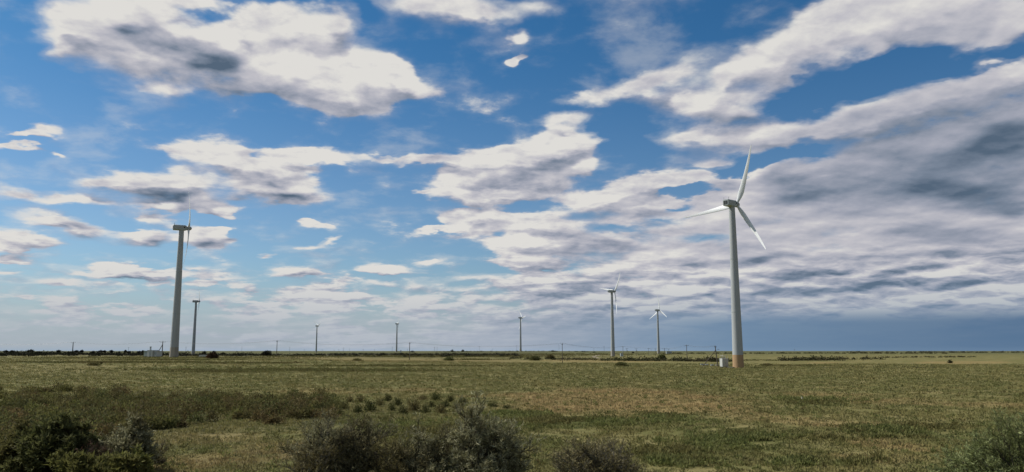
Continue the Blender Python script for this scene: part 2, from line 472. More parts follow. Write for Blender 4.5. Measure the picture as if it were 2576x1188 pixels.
def h1(x, y): return float(hgt(np.array([x]), np.array([y]))[0])

_DS = np.exp(np.linspace(math.log(14), math.log(9000), 420))
def at(px, py):
    """ground point seen at a pixel, going out along the ray"""
    d = ray(px, py); hl = math.hypot(d.x, d.y)
    X = d.x/hl*_DS; Y = d.y/hl*_DS; Z = CAMZ + d.z/hl*_DS
    k = np.nonzero(Z < 5.2)[0]
    if not len(k): k = np.array([len(_DS)-1])
    k0 = k[0]; hz_ = hgt(X[k0:], Y[k0:]); dz = Z[k0:]-hz_
    u = np.nonzero(dz < 0)[0]
    if not len(u): i = len(_DS)-1; return Vector((X[i], Y[i], float(hz_[-1])))
    i = u[0]; D = _DS[k0+i]
    if i > 0: D = _DS[k0+i-1] + (D-_DS[k0+i-1])*dz[i-1]/(dz[i-1]-dz[i])
    x, y = d.x/hl*D, d.y/hl*D
    return Vector((x, y, h1(x, y)))
def atd(px, D):
    """ground point in the direction of a pixel column, D metres away"""
    d = ray(px, 883); hl = math.hypot(d.x, d.y)
    x, y = d.x/hl*D, d.y/hl*D
    return Vector((x, y, h1(x, y)))
def S(v): return v/1.5515          # photo pixel -> working grid

ang = list(np.radians(np.concatenate([np.arange(-180, -48, 6.0), np.arange(-48, 48.01, 0.25), np.arange(54, 180, 6.0)])))
rad = [0.0] + list(np.exp(np.linspace(math.log(4), math.log(26000), 230)))
A, D_ = np.meshgrid(ang, rad[1:])
X = np.sin(A)*D_; Y = np.cos(A)*D_
Z = hgt(X, Y)
V = np.vstack([[0, 0, 0], np.stack([X.ravel(), Y.ravel(), Z.ravel()], 1)])
na, nr = len(ang), len(rad)-1
ii, jj = np.meshgrid(np.arange(nr-1), np.arange(na), indexing='ij')
j2 = (jj+1) % na
F = np.stack([1+ii*na+jj, 1+(ii+1)*na+jj, 1+(ii+1)*na+j2, 1+ii*na+j2], -1).reshape(-1, 4)
c0 = np.arange(na); F0 = np.stack([np.zeros(na, int), np.zeros(na, int), 1+c0, 1+(c0+1) % na], 1)

# ------------------------------------------------------------------ ground material
def patch(g, pos, px, py, rx, ry, k=1.5):
    """soft elliptical patch on the ground, given where it lies in the photo, placed in metres"""
    c = at(px, py); l = at(px-rx, py); r = at(px+rx, py); n_ = at(px, py+ry); f = at(px, py-ry)
    wx = (r-l).length/2*k; wy = max(2.0, (f-n_).length/2*k)
    mp = g.n('ShaderNodeMapping', vector_type='TEXTURE')
    nd = g.n('ShaderNodeTexGradient', gradient_type='QUADRATIC_SPHERE')
    g.put(mp.inputs['Vector'], pos)
    mp.inputs['Location'].default_value = (c.x, c.y, 0)
    mp.inputs['Rotation'].default_value = (0, 0, -math.atan2(c.x, c.y))
    mp.inputs['Scale'].default_value = (wx, wy, 1)
    g.nt.links.new(mp.outputs[0], nd.inputs[0])
    return g.ss(nd.outputs[1], .02, .35)
def patches(g, pos, L):
    acc = None
    for p in L:
        w = p[4] if len(p) > 4 else 1.0
        t = g.m('MULTIPLY', patch(g, pos, *p[:4]), w)
        acc = t if acc is None else g.m('MAXIMUM', acc, t)
    return acc

TAN = [(1560,1005,330,34,1.0),(1450,985,120,10,.7),(2050,990,160,8,.5),(1850,1040,120,10,.6),(1330,1000,160,10,.6),(900,985,260,10,.35),(2050,1055,300,12,.5),(2300,1010,200,10,.5),(1500,908,160,4,.6),
       (2420,912,150,4,.7),(2060,913,60,2,.6),(620,1100,120,20,.6),(620,1140,100,24,.7),(450,1165,90,20,.6),(120,1175,150,14,.8),(2250,1110,120,12,.6),(2200,1150,100,14,.4),(1000,905,300,5,.4)]
GREEN = [(1470,1062,170,13,1.0),(1655,1050,70,7,.9),(1300,1045,110,9,.5),(1850,1110,120,20,.5),(2250,1079,180,9,.9),(2150,1100,120,10,.6),(1230,1075,110,16,.4),(1700,1150,110,20,.5),(2050,1160,140,10,.5),
         (1000,1080,90,20,.4),(700,930,380,6,.5),(2080,1010,130,9,.4)]
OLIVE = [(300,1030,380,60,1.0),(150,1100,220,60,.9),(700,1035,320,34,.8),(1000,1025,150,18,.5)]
DARKF = [(250,889,420,3.5,1.0),(850,890,330,3.5,1.0),(1150,889,200,3,.8)]
SANDY = [(150,1182,170,16,.9),(330,1140,60,14,.5),(560,1160,110,16,.4)]

def ground_mat():
    m = bpy.data.materials.new('steppe_grass'); m.use_nodes = True
    g = G(m.node_tree); b = m.node_tree.nodes['Principled BSDF']
    b.inputs['Roughness'].default_value = .95; b.inputs['Specular IOR Level'].default_value = .08
    geo = g.n('ShaderNodeNewGeometry'); pos = geo.outputs['Position']
    flat = g.v('MULTIPLY', pos, (1, 1, 0))
    wob = g.v('SCALE', g.v('SUBTRACT', g.noise(flat, .05, 4, .6, out=1), (.5, .5, .5)), scale=26.0)
    wp = g.v('ADD', flat, g.v('MULTIPLY', wob, (1, 1, 0)))
    n1 = g.noise(flat, .012, 6, .6)      # broad tone
    n2 = g.noise(flat, .12, 6, .62)      # drifts of dry grass
    n3 = g.noise(flat, .9, 5, .65)       # tussocks
    n4 = g.noise(flat, 4.5, 3, .6)
    green = lin(100,100,60); straw = lin(142,130,92); dark = lin(72,74,44)
    col = g.mix(g.ss(n2, .40, .66), green, straw)
    col = g.mix(g.m('MULTIPLY', g.ss(n1, .42, .62), .45), col, lin(122,110,72))
    tanm = g.m('MULTIPLY', patches(g, wp, TAN), g.ss(n3, .30, .62, .35, 1.0))
    col = g.mix(g.m('MULTIPLY', tanm, .75), col, lin(158,130,92))
    grm = g.m('MULTIPLY', patches(g, wp, GREEN), g.ss(n3, .34, .60, .3, 1.0))
    col = g.mix(g.m('MULTIPLY', grm, .85), col, lin(84,92,50))
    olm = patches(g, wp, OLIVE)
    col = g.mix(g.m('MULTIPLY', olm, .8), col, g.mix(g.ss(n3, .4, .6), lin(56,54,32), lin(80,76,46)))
    sdm = patches(g, wp, SANDY)
    col = g.mix(g.m('MULTIPLY', sdm, .8), col, g.mix(g.ss(n3, .4, .6), lin(112,92,70), lin(92,84,56)))
    col = g.mix(g.m('MULTIPLY', patches(g, flat, DARKF), .9), col, g.mix(g.ss(n2, .4, .6), lin(66,60,46), lin(78,74,52)))
    # the far plain is greener and less dry
    far_ = g.ss(g.v('LENGTH', flat), 600.0, 1100.0)
    col = g.mix(g.m('MULTIPLY', far_, .85), col, g.mix(g.ss(n1, .42, .58), lin(84,88,62), lin(100,98,68)))
    # tussock mottling and small darker and straw-coloured spots
    col = g.mix(g.ss(n3, .56, .72, 0, .35), col, dark)
    col = g.mix(g.ss(n3, .44, .28, 0, .35), col, straw)
    col = g.mix(g.ss(n4, .55, .75, 0, .2), col, dark)
    col = g.v('SCALE', g.v('MULTIPLY', col, (.98, 1.0, .89)), scale=.86)
    g.put(b.inputs['Base Color'], col)
    bp = g.n('ShaderNodeBump'); bp.inputs['Strength'].default_value = .8; bp.inputs['Distance'].default_value = .25
    g.put(bp.inputs['Height'], g.m('ADD', n3, g.m('MULTIPLY', n4, .3))); g.put(b.inputs['Normal'], bp.outputs[0])
    return m
gm = ground_mat()
me = mesh_np('ground', V, F, gm, smooth=True)
ground = tag(link('ground', me), 'flat open steppe of olive and straw coloured grass reaching to the horizon', kind='structure')
# the small disc under the camera
md = MB(); md.add([(0, 0, -.002)] + [(math.sin(a)*4.05, math.cos(a)*4.05, h1(math.sin(a)*4, math.cos(a)*4)-.002) for a in ang], [(0, k+1, (k+1) % na + 1) for k in range(na)])
tag(md.obj('ground', gm), 'patch of grass straight below the viewpoint', kind='structure')

# pale dirt track in the distance
tm = mat('sandy_track', (.30, .25, .17), .95, .25, .3, bump=.3)
def track(pts, w):
    P = [at(S(x), S(y)) for x, y in pts]; T = []
    for a, b in zip(P[:-1], P[1:]):
        T += [a.lerp(b, k/8) for k in range(8)]
    T.append(P[-1]); mb = MB(); V = []
    for i, p in enumerate(T):
        t = (T[min(i+1, len(T)-1)] - T[max(0, i-1)]); n_ = Vector((-t.y, t.x, 0)).normalized()*w/2*(1+.2*math.sin(i*1.7))
        for q in (p-n_, p, p+n_): V.append((q.x, q.y, h1(q.x, q.y)+.10))
    F = []
    for i in range(len(T)-1):
        for k in (0, 1): F.append((i*3+k, i*3+k+1, i*3+k+4, i*3+k+3))
    mb.add(V, F); return mb.obj('dirt_track', tm, smooth=True)
tag(track([(2340,1386),(2322,1390),(2314,1393),(2324,1396),(2338,1399)], 2.6), 'pale sandy dirt track bending through the grass left of the mid-distance turbine', kind='structure')

# ================================================================== turbines
white = mat('white_paint', (.37, .39, .39), .5, .10, .35, spec=.3, streak=True, detail=2)
bladew = mat('blade_white', (.72, .74, .74), .45, .05, .3, spec=.3, detail=1)
offw = mat('grey_white_paint', (.36, .40, .39), .5, .18, .8, spec=.4)
ochre = mat('faded_ochre_paint', (.40, .26, .14), .7, .22, .8, streak=True)
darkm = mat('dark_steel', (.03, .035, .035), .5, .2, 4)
HUB = 54.0
def circ(r, z, n=40): return [(r*math.cos(2*math.pi*k/n), r*math.sin(2*math.pi*k/n), z) for k in range(n)]
def build_turbine(band=True):
    root = empty('wind_turbine', (0, 0, 0))
    rb, rt, H = 1.75, 0.98, HUB-1.1
    rr = lambda z: rb + (rt-rb)*z/H
    t = MB(); zs = [4.2 if band else 0.0] + [H*k/12 for k in range(1, 13)]
    t.loft([circ(rr(z), z) for z in zs]); tw = t.obj('tower', white, root, True)
    for z in (H*.34, H*.67):
        f = MB(); f.loft([circ(rr(z)+.035, z-.09), circ(rr(z)+.035, z+.09)]); f.obj('flange', offw, tw, True)
    if band:
        b_ = MB(); b_.loft([circ(rb+.14, -.6), circ(rb+.14, .18), circ(rb+.02, .20), circ(rr(4.2)+.012, 4.2)]); b_.obj('base_band', ochre, root, True)
    yaw = MB(); yaw.loft([circ(rt+.12, H), circ(rt+.12, H+.22)]); yaw.obj('yaw_ring', offw, root, True)
    # nacelle, axis +X = towards the rotor
    nac = empty('nacelle', (0, 0, HUB)); nac.parent = root
    def sec(x, w, h, dz=0, c=.28):
        y, z = w/2, h/2
        return [(x,-y+c,-z+dz),(x,y-c,-z+dz),(x,y,-z+c+dz),(x,y,z-c+dz),(x,y-c,z+dz),(x,-y+c,z+dz),(x,-y,z-c+dz),(x,-y,-z+c+dz)]
    n_ = MB(); n_.loft([sec(-3.35,2.1,1.95), sec(-3.2,2.3,2.15), sec(1.2,2.3,2.15), sec(1.95,1.7,1.75,0,.35), sec(2.0,1.5,1.6,0,.35)])
    body = n_.obj('nacelle_cover', offw, nac, True)
    for sy in (-1, 1):
        q = MB(); q.box((-.9, sy*1.165, .1), (3.4, .05, .75), 0, .02); q.obj('side_panel', white, nac)
        q = MB(); q.box((1.0, sy*1.16, .15), (.5, .06, .6)); q.obj('louvre', darkm, nac)
    q = MB(); q.box((-3.36, 0, 0), (.06, 1.75, 1.55), 0, .02); q.obj('rear_frame', offw, nac)
    q = MB()
    for y in (-.42, .42): q.box((-3.40, y, 0), (.05, .72, 1.25))
    q.obj('vent', darkm, nac)
    for y in (-.95, .95):
        q = MB(); q.tube([(-2.9, y, 1.0), (-2.9, y, 1.85)], .05, 6); q.tube([(-3.1, y, 1.78), (-2.7, y, 1.78)], .04, 6)
        q.obj('mast', offw, nac)
    q = MB(); q.box((-.4, 0, 1.10), (3.6, 1.1, .10), 0, .03); q.obj('roof_hatch', offw, nac)
    # rotor
    rot = empty('rotor', (2.75, 0, HUB)); rot.parent = root
    q = MB(); prof = [(-.80,.72),(-.55,.92),(.10,.95),(.55,.85),(.95,.6),(1.2,.3),(1.28,.02)]
    q.loft([[(x, r*math.cos(2*math.pi*k/24), r*math.sin(2*math.pi*k/24)) for k in range(24)] for x, r in prof]); q.obj('hub', white, rot, True)
    # blade along +Z, chord in Y, bending downwind (-X)
    bl = MB(); rings = []
    L = 20.3
    for i in range(25):
        u = i/24; z = .5 + u*(L-.5)
        if u < .18:
            k = u/.18; k = k*k*(3-2*k); ch = .85 + k*1.05; th = .85*(1-k) + .36*k; off = -.22*k
        else:
            k = (u-.18)/.82; k = min(k, 1.0); ch = 2.0*(1-k)**.85*.86 + .28; th = .36*(1-k)**1.3 + .035; off = -.22*(1-k)-.02
        tw_ = R(15)*(1-u)**1.6 + R(2)
        bend = -2.5*u**1.9
        ring = []
        for k in range(14):
            a = 2*math.pi*k/14
            yy = math.cos(a)*ch/2; xx = math.sin(a)*th/2
            if u >= .10: xx *= (1.0 if yy > 0 else max(.15, 1+1.5*yy/ch))
            yy += off
            ring.append((xx*math.cos(tw_)-yy*math.sin(tw_)+bend, xx*math.sin(tw_)+yy*math.cos(tw_), z))
        rings.append(ring)
    bl.loft(rings); b0 = bl.obj('blade', bladew, rot, True)
    bs = [b0]
    for k in (1, 2):
        c = b0.copy(); COL.objects.link(c); c.parent = rot; c.rotation_euler = (R(120*k), 0, 0); bs.append(c)
    return root
TURB = [  # px, distance, axis azimuth (deg), phase (deg, clockwise from above as seen from behind), label
 (1855, 269, 51, 24, 'largest white wind turbine at right, ochre paint round its foot, beside the transformer cabinet'),
 (438, 357, 62, 38, 'tall grey-white wind turbine at left, rotor seen edge on, next to the pale switch house'),
 (486, 853, 65, 20, 'smaller wind turbine just right of the tall left one, rotor edge on'),
 (795, 1680, 52, 60, 'tiny far wind turbine with one blade straight down, left of centre'),
 (997, 1538, 76, 40, 'tiny far wind turbine with rotor edge on, left of the utility pole at centre'),
 (1309, 1285, 66, -38, 'small far wind turbine near the centre with a blade pointing right'),
 (1541, 670, 65, 41, 'mid-distance white wind turbine with a blade pointing left, in front of the pole cluster'),
 (1656, 1011, 62, -2, 'small wind turbine with blades in an upright Y, between the mid-distance and the largest turbine'),
]
t0 = build_turbine()
plain = mat('stained_paint', (.36, .33, .27), .7, .25, .8, streak=True)
for i, (px, D, axz, ph, lab) in enumerate(TURB):
    o = t0 if i == 0 else copy_tree(t0)
    p = atd(px, D)
    o.location = p; o.rotation_euler = (0, 0, R(90-axz))
    tag(o, lab, 'wind turbine', 'wind turbines standing across the plain')
    for ch in o.children:
        if ch.name.startswith('base_band') and i not in (0,):
            ch.material_slots[0].link = 'OBJECT'; ch.material_slots[0].material = plain
        if ch.name.startswith('rotor'): ch.rotation_euler = (R(ph), 0, 0)

# ================================================================== power line
wood = mat('weathered_wood', (.13, .11, .085), .9, .35, 3, streak=True)
conc = mat('pale_concrete', (.34, .35, .34), .9, .2, 3, bump=.2)
ceram = mat('insulator_glaze', (.25, .27, .27), .3, .1, 5)
wirem = mat('wire_metal', (.10, .11, .12), .5, .1, 1)
POLES = []
def pole(px, D, top, m, label, strut=0, lean=0.0, arm=1.7, rz=0.0, cat='utility pole', thick=.15, wired=True, grp='utility poles of the line across the field'):
    p = atd(px, D)
    e = azel(px, top)[1]; H = CAMZ + D*math.tan(e) - p.z
    root = empty('utility_pole', p, rz)
    q = MB(); q.tube([(0, 0, -.3), (lean*.5, 0, H*.5), (lean, 0, H)], [thick*1.25, thick, thick*.75], 10); q.obj('pole', m, root, True)
    if arm:
        q = MB(); q.box((lean, -.14, H-.35), (arm, .10, .12)); q.obj('crossarm', m, root)
        for x in (-arm/2+.1, 0, arm/2-.1):
            q = MB(); z0 = H-.29 if x else H
            q.tube([(lean+x, -.14 if x else 0, z0), (lean+x, -.14 if x else 0, z0+.12), (lean+x, -.14 if x else 0, z0+.28)], [.03, .075, .04], 8); q.obj('insulator', ceram, root, True)
    if strut:
        q = MB(); q.tube([(lean*.8, 0, H*.80), (strut, .2, -.2)], [thick*.75, thick*.9], 8); q.obj('strut', m, root, True)
    tag(root, label, cat, grp)
    tops = [Vector((p.x+math.cos(rz)*(lean+x), p.y+math.sin(rz)*(lean+x), p.z+H+(.28 if not x else 0))) for x in ((-arm/2+.1, 0, arm/2-.1) if arm else (0,))]
    return tops, root
gp = mat('grey_pole', (.24, .27, .28), .85, .2, 2, streak=True)
T1, _ = pole(182.5, 587, 861, gp, 'pale grey pole with a T top standing in the left tree line', arm=2.6, thick=.30)
T2, _ = pole(408, 440, 859, wood, 'dark pole with a slanting strut behind the pale switch house', strut=-3.4, arm=3.0, thick=.22)
T3, _ = pole(696, 406, 857, wood, 'utility pole beside the dark shrub heap, second from the switch house', arm=1.1)
T4, _ = pole(1030, 369, 862, wood, 'utility pole right of the edge-on far turbine, short top arm', arm=.9)
T5, _ = pole(1414, 330, 864.5, wood, 'slim utility pole between the centre turbine and the mid-distance turbine', arm=.7, thick=.12)
T8, _ = pole(1566.5, 640, 871.5, gp, 'whitish pole rising behind the small cabinet near the mid-distance turbine', arm=2.0, thick=.2)
T9, _ = pole(1671, 560, 876.5, wood, 'short pole just right of the Y-shaped small turbine', arm=3.4, thick=.16)
T6, _ = pole(1727, 395, 868, wood, 'T-topped utility pole standing in the scrub left of the strutted pole', arm=1.8)
T7, r7 = pole(1804, 284, 870.5, wood, 'brown end pole with a long strut left of the transformer cabinet', strut=-5.6, lean=-.75, arm=.9, thick=.17, rz=.1)
q = MB(); q.box((-.35, -.2, 2.9), (2.3, .10, .12)); q.obj('crossarm', wood, r7)
q = MB(); q.box((.25, -.25, 5.9), (.75, .08, .10)); q.obj('crossarm', wood, r7)
for x_, D, top, lab in ((1576.5, 700, 876, 'thin strutted pole second in the pole cluster behind the hedge'), (1600, 700, 876.5, 'wide-topped thin pole third in the pole cluster behind the hedge'),
                        (1631, 720, 876, 'thin pole in the grass under the round far tree'), (1648, 640, 877, 'thin pole just left of the Y-shaped small turbine'), (1681.5, 900, 878, 'tiny pole in front of the far white hut')):
    pole(x_, D, top, wood, lab, arm=2.2, thick=.13, strut=(2.6 if x_ < 1601 else 0), grp='thin distant poles near the mid-distance turbine')
def span(A, B, sag, label):
    root = empty('power_line', ((A[0]+B[0])/2).to_tuple())
    c = Vector(root.location)
    for k in range(3):
        a, b = A[min(k, len(A)-1)], B[min(k, len(B)-1)]
        pts = []
        for i in range(21):
            u = i/20; p = a.lerp(b, u); p.z -= sag*4*u*(1-u); pts.append(p-c)
        q = MB(); q.tube(pts, .015, 4); q.obj('wire', wirem, root, True)
    tag(root, label, 'power line', 'wire spans between the utility poles')
off = Vector((-70, 12, -.4))
span([t+off for t in T1], T1, 1.3, 'sagging wires running left out of view from the pale T-top pole')
span(T1, T2, 1.5, 'sagging wires above the left tree line and switch house')
span(T2, T3, 1.5, 'sagging wires passing behind the two left turbines')
span(T3, T4, 1.6, 'sagging wires between the shrub heap pole and the centre-left pole')
span(T4, T5, 1.6, 'sagging wires crossing behind the centre of the field')
span(T5, T8, 1.6, 'long sagging wires passing behind the mid-distance turbine')
span(T8, T9, .6, 'short low wires between the pole cluster and the Y-shaped turbine')
span(T9, T6, .9, 'low wires from the short pole to the T-topped pole')
span(T6, T7, .7, 'wires between the T-topped pole and the brown end pole')
# the far-off line of masts along the horizon
FAR = [(86,1366),(501,1355),(725,1353),(943,1353),(1130,1354),(1187,1363),(1257,1364),(1304,1365),(1322,1363),(1340,1357),(1364,1360),(1417,1363),(1461,1363),(1530,1354),(1556,1359),(1590,1362),(1695,1354),(1705,1354),(1870,1351),(1922,1362),(2016,1347),(2181,1347),(2317,1360),(2357,1352),(2540,1362),(3100,1362)]
def farmast(x, top, k):
    D = 1500 + (k*397 % 700); px = S(x)
    p = atd(px, D); H = CAMZ + D*math.tan(azel(px, S(top))[1]) - p.z
    root = empty('mast', p)
    q = MB(); q.tube([(0, 0, -1), (0, 0, H)], [.32, .2], 6); q.obj('pole', gp, root)
    q = MB(); q.box((0, 0, H-.8), (3.0, .2, .22)); q.obj('crossarm', gp, root)
    side = 'left of' if x < 2860 else 'right of'
    tag(root, FARLAB[k], 'mast', 'tiny masts along the horizon')
_ref = ['at the far left edge over the tree line','above the trees left of the switch house','between the two left turbines','right of the round brown bush','midway from the shrub heap pole to the next turbine',
 'just right of the one-blade-down turbine','second after the one-blade-down turbine','third after the one-blade-down turbine','fourth after the one-blade-down turbine','tallest in the row left of the edge-on far turbine',
 'with broad foot, after the tallest of its row','short, two after the tallest of its row','short, last before the edge-on far turbine','closely left of the edge-on far turbine','closely right of the edge-on far turbine',
 'between edge-on far turbine and centre-left pole','left one of a close pair, mid horizon','right one of a close pair, mid horizon','tall, over the dark round far bushes','short, over the dark far bushes right of the tall one',
 'left of the centre turbine foot','beside the slim centre pole on its left','just over the dirt track','left of the mid-distance turbine','near the round far tree','right of the largest turbine']
FARLAB = ['tiny mast on the horizon '+s for s in _ref]
for k, (x, t_) in enumerate(FAR): farmast(x, t_, k)

# ================================================================== huts and cabinets
def place(px, D): return atd(px, D)
cream = mat('cream_paint', (.46, .47, .44), .7, .12, 1.2, streak=True)
greenp = mat('pale_green_paint', (.29, .34, .26), .8, .15, 1.2, streak=True)
greyd = mat('grey_door', (.30, .33, .32), .7, .15, 2)
roofm = mat('pale_roof', (.42, .44, .44), .8, .15, 1.0)
# left switch house
p = place(S(596), 400); root = empty('switch_house', p, R(-23))
q = MB(); q.box((-2.75, .2, 1.25), (2.6, 3.0, 2.9)); q.obj('wall', greenp, root)
q = MB(); q.box((.15, 0, 1.40), (3.2, 3.4, 3.0)); w_ = q.obj('wall', cream, root)
q = MB(); q.box((2.85, .35, 1.25), (2.2, 2.8, 2.7)); q.obj('wall', cream, root)
q = MB(); q.box((-2.85, .2, 2.76), (2.9, 3.3, .12)); q.obj('roof', roofm, root)
q = MB(); q.box((.15, 0, 3.0), (3.5, 3.7, .20)); q.obj('roof', roofm, root)
q = MB(); q.box((2.95, .35, 2.66), (2.5, 3.1, .12)); q.obj('roof', roofm, root)
dr_ = MB(); dr_.box((.15, -1.725, 1.05), (.95, .06, 2.0)); d_ = dr_.obj('door', greyd, root)
q = MB(); q.box((.52, -1.775, 1.05), (.06, .05, .18)); q.obj('handle', darkm, d_)
q = MB(); q.box((-2.7, -1.34, 1.0), (1.5, .06, 1.9)); q.obj('door', greyd, root)
q = MB(); q.box((2.8, -1.09, 1.5), (1.3, .06, 1.0)); q.obj('shutter', greyd, root)
q = MB(); q.tube([(-1.9, .4, 2.75), (-1.9, .4, 4.3)], [.42, .34], 10); q.tube([(-1.9, .4, 4.3), (-1.9, .4, 4.75)], [.46, .40], 10); q.obj('chimney', offw, root, True)
tag(root, 'pale three-part switch house with grey door and short chimney left of the tall turbine', 'hut')
# low white box by the round bush
p = place(S(797), 385); root = empty('concrete_box', p, R(-15))
q = MB(); q.box((0, 0, .4), (3.9, 1.8, 1.05), 0, .04); q.obj('body', cream, root)
q = MB(); q.box((0, 0, .97), (4.1, 2.0, .1), 0, .02); q.obj('lid', roofm, root)
tag(root, 'low white concrete box on the grass beside the round brown bush', 'box')
# transformer cabinet at the big turbine
p = place(1819.5, 272); root = empty('transformer_cabinet', p, R(12))
for x in (-.9, .9):
    q = MB(); q.box((x, 0, .12), (.25, 1.9, .3)); q.obj('skid', darkm, root)
q = MB(); q.box((0, 0, 1.58), (2.1, 1.9, 2.60), 0, .04); body = q.obj('body', cream, root)
q = MB(); q.box((0, 0, 2.95), (2.3, 2.1, .14), 0, .03); q.obj('roof', cream, root)
for x in (-.5, .5):
    q = MB(); q.box((x, -.975, 1.5), (.94, .05, 2.2), 0, .01); d_ = q.obj('door', offw, root)
    h = MB(); h.box((x*.2+(.02 if x > 0 else -.02), -1.02, 1.5), (.05, .05, .22)); h.obj('handle', darkm, d_)
q = MB(); q.box((-1.075, 0, 1.5), (.05, 1.5, 2.0), 0, .01); q.obj('side_panel', cream, root)
for x, z in ((-.55, .0), (.0, .1), (.5, .05)):
    q = MB(); q.tube([(x-.2, .2, 3.0), (x-.2, .2, 3.5), (x-.2, .2, 3.62)], [.09, .09, .15], 10); q.obj('bushing', ceram, root, True)
q = MB()
for y in (-.8, .8):
    q.tube([(-.95, y, 3.02), (-.95, y, 3.75), (-.6, y, 4.0), (.75, y, 4.0), (.95, y, 3.5), (.95, y, 3.02)], .05, 6)
q.tube([(-.6, -.8, 4.0), (-.6, .8, 4.0)], .05, 6); q.tube([(.75, -.8, 4.0), (.75, .8, 4.0)], .05, 6)
q.obj('pipe_frame', cream, root, True)
tag(root, 'white transformer cabinet with a pipe frame on top, left of the ochre turbine foot', 'transformer cabinet')
# thick dark tube lying on the ground from the cabinet to the tower
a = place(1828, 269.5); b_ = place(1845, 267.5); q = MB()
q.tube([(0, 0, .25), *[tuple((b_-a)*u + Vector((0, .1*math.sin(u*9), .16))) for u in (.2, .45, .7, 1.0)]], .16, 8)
tag(q.obj('tubing', darkm, None, True, a), 'thick dark tube on the grass between white cabinet and ochre tower foot', 'tubing')
labs = ['pale concrete block lying farthest left of the strutted pole', 'pale concrete block at the foot of the slanting strut', 'pale tilted concrete block between strut foot and pole foot', 'pale concrete block at the foot of the brown end pole']
for (x, y, rz), lab in zip(((2739, 1425.5, .1), (2757, 1427, -.05), (2779, 1428, .25), (2798, 1429, .05)), labs):
    c = at(S(x), S(y)); q = MB(); q.box((0, 0, .22), (1.15, .6, .56), 0, .04)
    o = q.obj('concrete_block', conc, None, False, c); o.rotation_euler = (R(random.uniform(-4, 6)), R(random.uniform(-6, 6)), rz)
    tag(o, lab, 'concrete block', 'concrete blocks by the end pole')
# small cabinet near the mid-distance turbine
p = place(S(2424.5), 650); root = empty('cabinet', p, R(10))
q = MB(); q.box((0, 0, 1.2), (1.9, 1.6, 2.5), 0, .04); q.obj('body', offw, root)
q = MB(); q.box((0, 0, 2.52), (2.1, 1.8, .12)); q.obj('roof', roofm, root)
q = MB(); q.tube([(.4, 0, 2.5), (.4, 0, 3.6)], .16, 8); q.obj('bushing', ceram, root, True)
tag(root, 'small grey-white cabinet just right of the mid-distance turbine foot', 'cabinet')
p = place(S(2609), 1000); root = empty('far_hut', p, R(5))
q = MB(); q.box((0, 0, 1.2), (6.5, 3, 2.6)); q.obj('wall', offw, root)
q = MB(); q.box((0, 0, 2.6), (6.9, 3.4, .25)); q.obj('roof', roofm, root)
tag(root, 'tiny low white hut right of the Y-shaped small turbine', 'hut')
p = place(S(1563.5), 1500); root = empty('far_hut', p)
q = MB(); q.box((0, 0, 1.6), (2.6, 2.5, 3.4)); q.obj('wall', cream, root)
q = MB(); q.box((0, 0, 3.4), (2.9, 2.8, .2)); q.obj('roof', roofm, root)
tag(root, 'tiny white cabinet right of the edge-on far turbine', 'hut')
# marker stake in the field
p = at(S(3130), S(1567)); root = empty('marker_stake', p)
q = MB(); q.box((0, 0, .18), (.13, .10, .52), 0, .015); q.obj('post', mat('stake_paint', (.62, .55, .42), .7, .2, 4), root)
q = MB(); q.box((0, 0, .45), (.15, .12, .04)); q.obj('cap', conc, root)
tag(root, 'short pale marker stake alone in the open field right of the largest turbine', 'stake')

# ================================================================== vegetation
def tris_from(P, dirs, side, ln, wd, curl=None):
    """n leaf ribbons: base P, direction dirs, width direction side -> 2 quads-as-tris each (4 verts)"""
    n = len(P); ln = ln[:, None]; wd = wd[:, None]
    mid = P + dirs*ln*.55
    tip = P + dirs*ln + (curl if curl is not None else 0)
    V = np.empty((n, 4, 3)); V[:, 0] = P; V[:, 1] = mid + side*wd/2; V[:, 2] = tip; V[:, 3] = mid - side*wd/2
    F = np.arange(n*4).reshape(n, 4)
    return V.reshape(-1, 3), F
def unit(a): return a/np.maximum(np.linalg.norm(a, axis=1, keepdims=True), 1e-6)
def perp(d):
    r = unit(RNG.normal(size=d.shape)); return unit(np.cross(d, r))

def leaf_clump(n, c, r, size, asp=.45, up=.5, shell=.55):
    """leaves scattered through an ellipsoid's volume, heavier outside"""
    u = unit(RNG.normal(size=(n, 3))); u[:, 2] = np.abs(u[:, 2])*1.0 - .12
    lob = 1 + .22*np.sin(u[:, 0]*4+c[0])*np.cos(u[:, 1]*5+c[1]) + .10*RNG.normal(size=n)
    rad_ = RNG.uniform(0, 1, n)**shell*lob
    P = np.array(c) + u*np.array(r)*rad_[:, None]
    d = unit(u*.7 + RNG.normal(size=(n, 3))*.7 + np.array([0, 0, up]))
    s = size*RNG.uniform(.6, 1.4, n)
    return tris_from(P, d, perp(d), s, s*asp)
def join(parts):
    Vs, Fs, o = [], [], 0
    for v, f in parts: Vs.append(v); Fs.append(f+o); o += len(v)
    return np.vstack(Vs), np.vstack(Fs)

